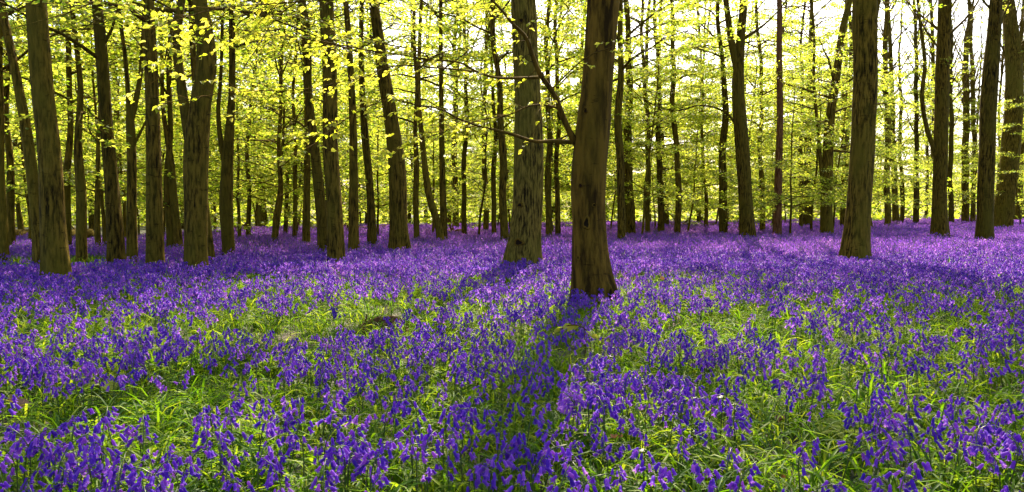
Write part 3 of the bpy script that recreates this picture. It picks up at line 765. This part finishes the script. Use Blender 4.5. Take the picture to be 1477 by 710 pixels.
for k in range(10):                                        # tufts of strap leaves
    g = Geo(); rr = np.random.default_rng(200 + k)
    for q in range(rr.integers(6, 10)):
        strap(g, rr.uniform(.16, .36), rr.uniform(.006, .0115), rr.uniform(0, 6.28), rr.uniform(.9, 2.6), rr, 0, 5, (rr.normal(0, .025), rr.normal(0, .025)))
    source('leaf_shapes', g.mesh('leaf_tuft', [M['strap']], True), f's{k:03d}')
for k in range(4):                                         # coarser tufts further off
    g = Geo(); rr = np.random.default_rng(230 + k)
    for q in range(16):
        strap(g, rr.uniform(.18, .34), .013, rr.uniform(0, 6.28), rr.uniform(.9, 2.4), rr, 0, 3, (rr.normal(0, .12), rr.normal(0, .12)))
    source('leaf_shapes', g.mesh('leaf_tuft', [M['strap']], True), f's{10 + k:03d}')

def scatter(name, coll, P, rot, scl, ix, label, cat):
    me = bpy.data.meshes.new(name); n = len(P)
    me.vertices.add(n); me.vertices.foreach_set('co', np.asarray(P, np.float32).ravel())
    a = me.attributes.new('rot', 'FLOAT_VECTOR', 'POINT'); a.data.foreach_set('vector', np.asarray(rot, np.float32).ravel())
    a = me.attributes.new('scl', 'FLOAT', 'POINT'); a.data.foreach_set('value', np.asarray(scl, np.float32))
    a = me.attributes.new('idx', 'INT', 'POINT'); a.data.foreach_set('value', np.asarray(ix, np.int32))
    o = obj(name, me); tag(o, label, cat, None, 'stuff')
    ng = bpy.data.node_groups.new(name, 'GeometryNodeTree')
    ng.interface.new_socket('Geometry', in_out='INPUT', socket_type='NodeSocketGeometry')
    ng.interface.new_socket('Geometry', in_out='OUTPUT', socket_type='NodeSocketGeometry')
    N, L = ng.nodes.new, ng.links.new
    gi, go = N('NodeGroupInput'), N('NodeGroupOutput')
    ci = N('GeometryNodeCollectionInfo'); ci.inputs['Collection'].default_value = coll
    ci.inputs['Separate Children'].default_value = True; ci.inputs['Reset Children'].default_value = True
    ip = N('GeometryNodeInstanceOnPoints'); ip.inputs['Pick Instance'].default_value = True
    def attr(nm, t):
        x = N('GeometryNodeInputNamedAttribute'); x.data_type = t; x.inputs['Name'].default_value = nm; return x.outputs['Attribute']
    er = N('FunctionNodeEulerToRotation'); L(attr('rot', 'FLOAT_VECTOR'), er.inputs[0])
    L(gi.outputs[0], ip.inputs['Points']); L(ci.outputs[0], ip.inputs['Instance'])
    L(attr('idx', 'INT'), ip.inputs['Instance Index']); L(er.outputs[0], ip.inputs['Rotation']); L(attr('scl', 'FLOAT'), ip.inputs['Scale'])
    L(ip.outputs[0], go.inputs[0])
    md = o.modifiers.new('scatter', 'NODES'); md.node_group = ng
    return o

def clear_of_trunks(x, y, pad):
    ok = np.ones(len(x), bool)
    for tx, ty, tr in TRUNKS: ok &= (x - tx) ** 2 + (y - ty) ** 2 > (tr + pad) ** 2
    return ok

GAPS = []                                                  # x, y, rx, ry, strength: open spots in the carpet
def gap(px, py, rx, ry, s, lift=.25):
    p = on_ground(px, py, lift); GAPS.append((p.x, p.y, rx, ry, s))
gap(551, 462, .22, .28, 1.0, .1); gap(960, 392, .9, .9, .8); gap(440, 455, .8, .6, .6); gap(330, 600, .6, .30, .35); gap(110, 570, .7, .4, .5)
gap(230, 545, .8, .45, .4); gap(690, 470, .5, .8, .5); gap(1000, 450, .7, .7, .4); gap(1200, 480, 1., .5, .4); gap(150, 470, .8, .5, .35); gap(620, 430, .8, .5, .4); gap(1010, 600, .4, .3, .4); gap(1190, 625, .4, .3, .6); gap(700, 560, .5, .4, .3)
gap(845, 492, .3, .3, .6); gap(40, 372, 2.2, 2.6, .9); gap(1130, 352, 1.3, 1.2, .6); gap(620, 340, 2, 5, .35); gap(905, 590, .25, .25, -.8); gap(560, 670, .8, .3, -.3); gap(1370, 625, .35, .25, -.6); gap(1250, 650, .22, .2, -.7); gap(1040, 590, .3, .2, -.5); gap(1440, 600, .4, .4, -.5)

def density(x, y):
    d = .62 + .75 * (noise2(x, y, .55, 5) - .5) + np.where(y < 4.5, .45, .9) * (noise2(x, y, 1.7, 6) - .5) + np.clip((y - 5.5) / 5, 0, 1) * .5
    d += .08 * np.clip((3.6 - y) / 1.5, 0, 1)
    for gx, gy, rx, ry, s in GAPS: d -= s * 1.2 * np.exp(-((x - gx) / rx) ** 2 - ((y - gy) / ry) ** 2)
    edge = 46 + 30 * np.clip(x / (y * .7 + 1), -.8, 1) + 6 * noise2(x, y, 6, 9)      # the carpet ends sooner on one side
    return np.clip(d, 0, 1) * np.clip((edge - y) / 4, 0, 1)

def sample(rng, y0, y1, per_m2, k=.86, m=1.0):
    area = k * (y1 * y1 - y0 * y0) + 2 * m * (y1 - y0); n = int(area * per_m2)
    y = np.sqrt(rng.uniform(y0 * y0, y1 * y1, n)); x = rng.uniform(-1, 1, n) * (k * y + m)
    return x, y

rng = np.random.default_rng(7)
X, Y, I, S = [], [], [], []
for y0, y1, dens, lo, hi, pad, sc in ((1.25, 4.6, 95, 0, 12, .02, 1.05), (4.6, 9.5, 72, 12, 20, .02, 1.0), (9.5, 15.5, 92, 12, 20, .0, 1.08), (14.5, 30, 7.5, 20, 26, .1, 1.0), (30, 78, 4.2, 20, 26, .1, 1.25)):
    x, y = sample(rng, y0, y1, dens)
    keep = (rng.uniform(0, 1, len(x)) < density(x, y)) & clear_of_trunks(x, y, pad)
    x, y = x[keep], y[keep]; X.append(x); Y.append(y); I.append(rng.integers(lo, hi, len(x))); S.append(sc * rng.uniform(.8, 1.15, len(x)))
X, Y, I, S = map(np.concatenate, (X, Y, I, S)); n = len(X)
Z = ground_z(X, Y); RZ = rng.uniform(0, 6.28, n); TX = rng.normal(0, .10, n); TY = rng.normal(0, .10, n)
# the 300 largest in view become plants of their own
depth = np.maximum(Y, .1); pxx = CX + F * X / depth; ytop = HOR + F * (CAMZ - Z - .27 * S) / depth
inview = (I < 12) & (pxx > 4) & (pxx < 1473) & (ytop < 700)
order = np.argsort(np.where(inview, Y, 1e9))[:300]; single = np.zeros(n, bool); single[order] = True
m = ~single
scatter('bluebell_carpet', SRC2['bluebell_shapes'], np.stack([X, Y, Z], -1)[m], np.stack([TX, TY, RZ], -1)[m], S[m], I[m], 'carpet of countless violet bluebells spreading through the wood', 'bluebells')

# meshes shared by the single plants
bell_me = []
for k in range(3):
    g = Geo(); bell_geo(g, Matrix.Identity(4), 6, True, [.15, .5, .85][k]); bell_me.append(g.mesh('flower', [M['petal']]))
stem_me = []
for k in range(NV):
    g = Geo(); stem_geo(g, DEFS[k], 0, 6); stem_me.append(g.mesh('stem', [M['stem']], True))
leaf_me = []
for k in range(8):
    g = Geo(); rr = np.random.default_rng(640 + k); strap(g, rr.uniform(.2, .34), rr.uniform(.010, .015), 0, rr.uniform(.8, 2.2), rr, 0, 5, (.004, 0)); leaf_me.append(g.mesh('leaf', [M['strap']], True))
head_me = []
for k in range(NV):
    g = Geo(); rr = np.random.default_rng(k)
    for mx, b, o in DEFS[k][2]: bell_geo(g, mx, 6, True, rr.uniform(0, 1))
    head_me.append(g.mesh('flower_head', [M['petal']]))
for q, j in enumerate(order):
    root = bpy.data.objects.new('bluebell', None); COL.objects.link(root)
    root.location = (X[j], Y[j], Z[j]); root.rotation_euler = (TX[j], TY[j], RZ[j]); root.scale = (S[j],) * 3
    tag(root, 'single violet bluebell with nodding bells on a green stem in front of the carpet', 'bluebell', 'single bluebells in front of the carpet')
    v = int(I[j]); obj('stem', stem_me[v], root)
    if q < 130:
        for w, (mx, b, o) in enumerate(DEFS[v][2]):
            f = obj('flower', bell_me[(w + v) % 3], root); f.matrix_basis = mx
    else:
        tag(obj('flower_head', head_me[v], root), kind='stuff')
    for w in range(3 if q < 130 else 1):
        l = obj('leaf', leaf_me[(q + w * 3) % 8], root); l.rotation_euler.z = w * 2.1 + q

# strap leaves everywhere under the flowers
X, Y, I, S = [], [], [], []
for y0, y1, dens, lo, hi, sc in ((1.0, 4.8, 165, 0, 10, 1.0), (4.8, 9.5, 95, 0, 10, 1.02), (9.5, 22, 16, 10, 14, 1.05)):
    x, y = sample(rng, y0, y1, dens)
    d = .75 + .6 * (noise2(x, y, .5, 15) - .5) + .5 * (noise2(x, y, 2.2, 16) - .5)
    p = GAPS[0]; d -= 1.3 * np.exp(-((x - p[0]) / .22) ** 2 - ((y - p[1]) / .22) ** 2)
    keep = (rng.uniform(0, 1, len(x)) < d) & clear_of_trunks(x, y, .0)
    x, y = x[keep], y[keep]; X.append(x); Y.append(y); I.append(rng.integers(lo, hi, len(x))); S.append(sc * rng.uniform(.7, 1.15, len(x)))
X, Y, I, S = map(np.concatenate, (X, Y, I, S)); n = len(X)
scatter('bluebell_leaves', SRC2['leaf_shapes'], np.stack([X, Y, ground_z(X, Y)], -1), np.stack([rng.normal(0, .1, n), rng.normal(0, .1, n), rng.uniform(0, 6.28, n)], -1), S, I,
        'dense green strap leaves covering the ground below the bluebells', 'leaves')

# ------------------------------------------------------------------ small things on the woodland floor
def dead_leaf(px, py, size, rz, label, lift=.1):
    p = on_ground(px, py, lift); rr = np.random.default_rng(int(px))
    n, k = 7, 5; V, f = [], []
    for i in range(n):
        u = i / (n - 1); w = size * .34 * math.sin(math.pi * (u * .92 + .04)) ** .8
        for j in range(k):
            v = j / (k - 1) * 2 - 1
            V.append(((u - .5) * size, v * w * (1 + .1 * math.sin(i * 2.1)), size * (.30 * v * v * (1 - .4 * u) + .25 * (u - .5) ** 2 + .03 * rr.normal())))
    for i in range(n - 1):
        for j in range(k - 1): f.append((i * k + j, i * k + j + 1, (i + 1) * k + j + 1, (i + 1) * k + j))
    root = bpy.data.objects.new('dead_leaf', None); COL.objects.link(root)
    root.location = p; root.rotation_euler = (rr.normal(0, .2), rr.normal(0, .2), rz)
    g = Geo(); g.add(V, f); obj('blade', g.mesh('blade', [M['dry']], True), root)
    g = Geo(); tube(g, [(-size * .5 - size * .3, 0, size * .02), (-size * .5, 0, size * .07), (0, 0, .004), (size * .45, 0, size * .06)], [.0015, .002, .0015, .0008], 4)
    obj('stalk', g.mesh('stalk', [M['dry']]), root)
    tag(root, label, 'dead leaf')
dead_leaf(471, 577, .075, .5, 'curled brown dead leaf resting on green leaves in a shady gap')
dead_leaf(26, 585, .10, .1, 'long brown dead leaf among sunny leaves beside a bluebell clump')
dead_leaf(1131, 690, .055, 2., 'pale tan dead leaf low down by the soft broad-leaved plant', .03)
dead_leaf(1125, 606, .06, 1., 'small pinkish dead leaf behind the soft broad-leaved plant')
dead_leaf(958, 404, .12, .3, 'orange-brown dead leaf in the green opening past the bent beech', .12)
dead_leaf(890, 632, .05, .3, 'small tan dead leaf below a thick bluebell clump', .12)

def broad_plant(px, py, n, L, label, seed):
    p = on_ground(px, py, 0.0); rr = np.random.default_rng(seed)
    root = bpy.data.objects.new('broad_leaf_plant', None); COL.objects.link(root); root.location = p
    g = Geo(); tube(g, [(0, 0, -.02), (.004, 0, .06), (0, .004, .12)], [.006, .005, .003], 6); obj('stem', g.mesh('stem', [M['stem']], True), root)
    for i in range(n):
        az = i * 2.4 + rr.normal(0, .3); l = L * rr.uniform(.75, 1.15); g = Geo(); el = R(48) + rr.normal(0, .15); q = np.array([0, 0, rr.uniform(.03, .12)]); rows = []
        for k in range(9):
            u = k / 8; w = l * .26 * (math.sin(math.pi * min(1, max(0, (u - .14) / .88))) ** .75 + .04)
            s_ = np.array([-math.sin(az), math.cos(az), 0])
            rows += [q + s_ * w + np.array([0, 0, w * .12]), q + s_ * w * .5 + np.array([0, 0, w * .16 + .003 * (k % 2)]), q, q - s_ * w * .5 + np.array([0, 0, w * .16 + .003 * (k % 2)]), q - s_ * w + np.array([0, 0, w * .12])]
            q = q + l / 8 * np.array([math.cos(az) * math.cos(el), math.sin(az) * math.cos(el), math.sin(el)]); el -= R(13)
        f = [(a * 5 + b, a * 5 + b + 1, a * 5 + b + 6, a * 5 + b + 5) for a in range(8) for b in range(4)]
        g.add(rows, f, 0, np.full(len(rows), rr.uniform(0, 1))); obj('leaf', g.mesh('leaf', [M['broad']], True), root)
    tag(root, label, 'plant')
broad_plant(1218, 655, 8, .15, 'soft pale broad-leaved plant low among bluebells, between shady green leaves', 3)
broad_plant(596, 552, 6, .13, 'small soft broad-leaved plant by a scatter of bluebells in the middle of the green', 5)
broad_plant(140, 585, 8, .16, 'sunlit pale broad-leaved plant beside the long brown dead leaf', 8)

def seedling():
    rr = np.random.default_rng(12); c = on_ground(842, 512, .12)
    base = Vector((c.x, c.y, float(ground_z(c.x, c.y))))
    root = bpy.data.objects.new('beech_seedling', None); COL.objects.link(root); root.location = base
    g = Geo(); tube(g, [(0, 0, -.02), (.01, 0, .16), (.0, .01, .30)], [.004, .003, .002], 6); obj('stem', g.mesh('stem', [M['bark_smooth']], True), root)
    for px, py, pz in ((805, 478, .34), (885, 496, .30)):
        tip = at(px, py, c.y) - base
        P = [Vector((0, .01, .29)), Vector((tip.x * .35, 0, tip.z + .04)), Vector((tip.x * .7, -.02, tip.z + .035)), tip]
        Q, q = smooth_path(P, [.0022, .0018, .0015, .001], .02)
        g = Geo(); tube(g, Q, q, 5); tw = obj('twig', g.mesh('twig', [M['bark_smooth']], True), root)
        for k in range(9):
            i = int((.15 + .85 * k / 8) * (len(Q) - 1)); a = math.atan2(Q[-1][1] - Q[0][1], Q[-1][0] - Q[0][0]) + (1 if k % 2 else -1) * rr.uniform(.5, 1.1)
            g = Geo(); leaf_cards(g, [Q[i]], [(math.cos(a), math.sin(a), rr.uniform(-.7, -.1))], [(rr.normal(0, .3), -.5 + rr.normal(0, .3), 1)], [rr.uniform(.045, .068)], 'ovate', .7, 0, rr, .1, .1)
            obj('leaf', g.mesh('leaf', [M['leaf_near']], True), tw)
    tag(root, 'beech seedling with two arched twigs of bright leaves in front of the bent beech', 'seedling')
seedling()

def stump(px, py):
    p = on_ground(px, py, .05); rr = np.random.default_rng(4)
    root = bpy.data.objects.new('rotten_stump', None); COL.objects.link(root); root.location = (p.x, p.y, float(ground_z(p.x, p.y)))
    n = 26; a = np.arange(n) / n * 6.283; jag = np.array([noise2(math.cos(t) * 3 + 9, math.sin(t) * 3 + 9, .7, 3) for t in a]).ravel()
    rows = []
    for r_, z_ in ((.27, -.05), (.23, .03), (.19, .08), (.17, .10), (.15, .09), (.14, .02), (.12, -.04)):
        jj = (jag - .5) * (.5 if z_ > .04 else .2)
        front = .55 + .45 * np.clip(np.sin(a) + .2, 0, 1)          # the side towards the hollow has rotted away
        rows.append(np.stack([r_ * (1 + jj * .5) * np.cos(a), r_ * (1 + jj * .5) * np.sin(a), z_ * front * (1 + jj)], -1))
    f = [(k * n + j, k * n + (j + 1) % n, (k + 1) * n + (j + 1) % n, (k + 1) * n + j) for k in range(len(rows) - 1) for j in range(n)]
    g = Geo(); g.add(np.concatenate(rows), f); obj('shell', g.mesh('shell', [M['bark_red']], True), root)
    for k in range(7):
        t = rr.uniform(0, 6.28); g = Geo(); d = np.array([math.cos(t), math.sin(t), 0])
        tube(g, [d * .15 + (0, 0, .0), d * .17 + (0, 0, .06), d * .16 + (0, 0, rr.uniform(.10, .15))], [.02, .014, .004], 5, .2, k); obj('splinter', g.mesh('splinter', [M['bark_red']]), root)
    tag(root, 'crumbling red-brown rotten stump with a dark hollow, sunk among bluebells', 'stump')
stump(551, 470)

def log(name, label, a, b, r0, r1, mat='bark', snags=3, seed=0, lift=.12):
    rr = np.random.default_rng(seed); A, B = Vector(a), Vector(b); n = 12
    P = [A.lerp(B, i / (n - 1)) for i in range(n)]
    for i, p in enumerate(P): p.z = float(ground_z(p.x, p.y)) + lift + rr.normal(0, .02); p.y += .12 * math.sin(i * 1.1 + seed)
    org = Vector((P[0].x, P[0].y, float(ground_z(P[0].x, P[0].y))))
    P = [p - org for p in P]; root = bpy.data.objects.new(name, None); COL.objects.link(root); root.location = org
    g = Geo(); Q, q = smooth_path(P, list(np.linspace(r0, r1, n)), .25); tube(g, Q, q, 12, .16, seed); g.add([Q[0] - (Q[1] - Q[0]) * .02], np.zeros((0, 3), int)); obj('trunk', g.mesh('trunk', [M[mat]], True), root)
    for k in range(snags):
        i = rr.integers(2, len(Q) - 1); g = Geo(); d = np.array([rr.normal(0, .6), rr.normal(0, .5), 1.0]); l = rr.uniform(.3, .9)
        tube(g, [Q[i], Q[i] + d * l * .5, Q[i] + d * l + np.array([rr.normal(0, .1), 0, .0])], [q[i] * .35, q[i] * .25, .01], 6, .15, k); obj('branch_stub', g.mesh('branch_stub', [M[mat]], True), root)
    tag(root, label, 'log')
def lp(px, py, lift=.2): return on_ground(px, py, lift)
log('fallen_log', 'short thick fallen log lying in the far carpet near the narrow V', lp(640, 336), lp(667, 337), .17, .14, 'bark_red', 2, 3, .2)
log('fallen_log', 'long low fallen log lying past the wavy pole', lp(940, 329), lp(1062, 329), .22, .14, 'bark', 4, 5, .25)
log('fallen_log', 'long dark fallen log along the brown bank by the bushy edge', lp(-30, 344), lp(130, 340), .24, .18, 'bark', 4, 7, .28)
log('fallen_log', 'dark fallen log along the far rim of the sunny clearing', lp(330, 334), lp(560, 331), .22, .15, 'bark_red', 6, 9, .25)
def brush(px, py):
    c = lp(px, py, .1); rr = np.random.default_rng(31); root = bpy.data.objects.new('brushwood_heap', None); COL.objects.link(root); root.location = (c.x, c.y, float(ground_z(c.x, c.y)))
    for k in range(34):
        a = rr.uniform(0, 6.28); l = rr.uniform(.7, 1.7); p = np.array([rr.normal(0, .9), rr.normal(0, .5), rr.uniform(.0, .3)]); d = np.array([math.cos(a), math.sin(a), rr.uniform(-.05, .5)])
        g = Geo(); tube(g, [p - d * l / 2 * (1, 1, 0), p + np.array([0, 0, .06]), p + d * l / 2], [.03, .024, .008], 5, .2, k); obj('stick', g.mesh('stick', [M['bark_red'] if k % 3 else M['bark']]), root)
    tag(root, 'low heap of brown cut sticks in the far bluebells past the lone thick beech', 'brushwood')
brush(1322, 330)
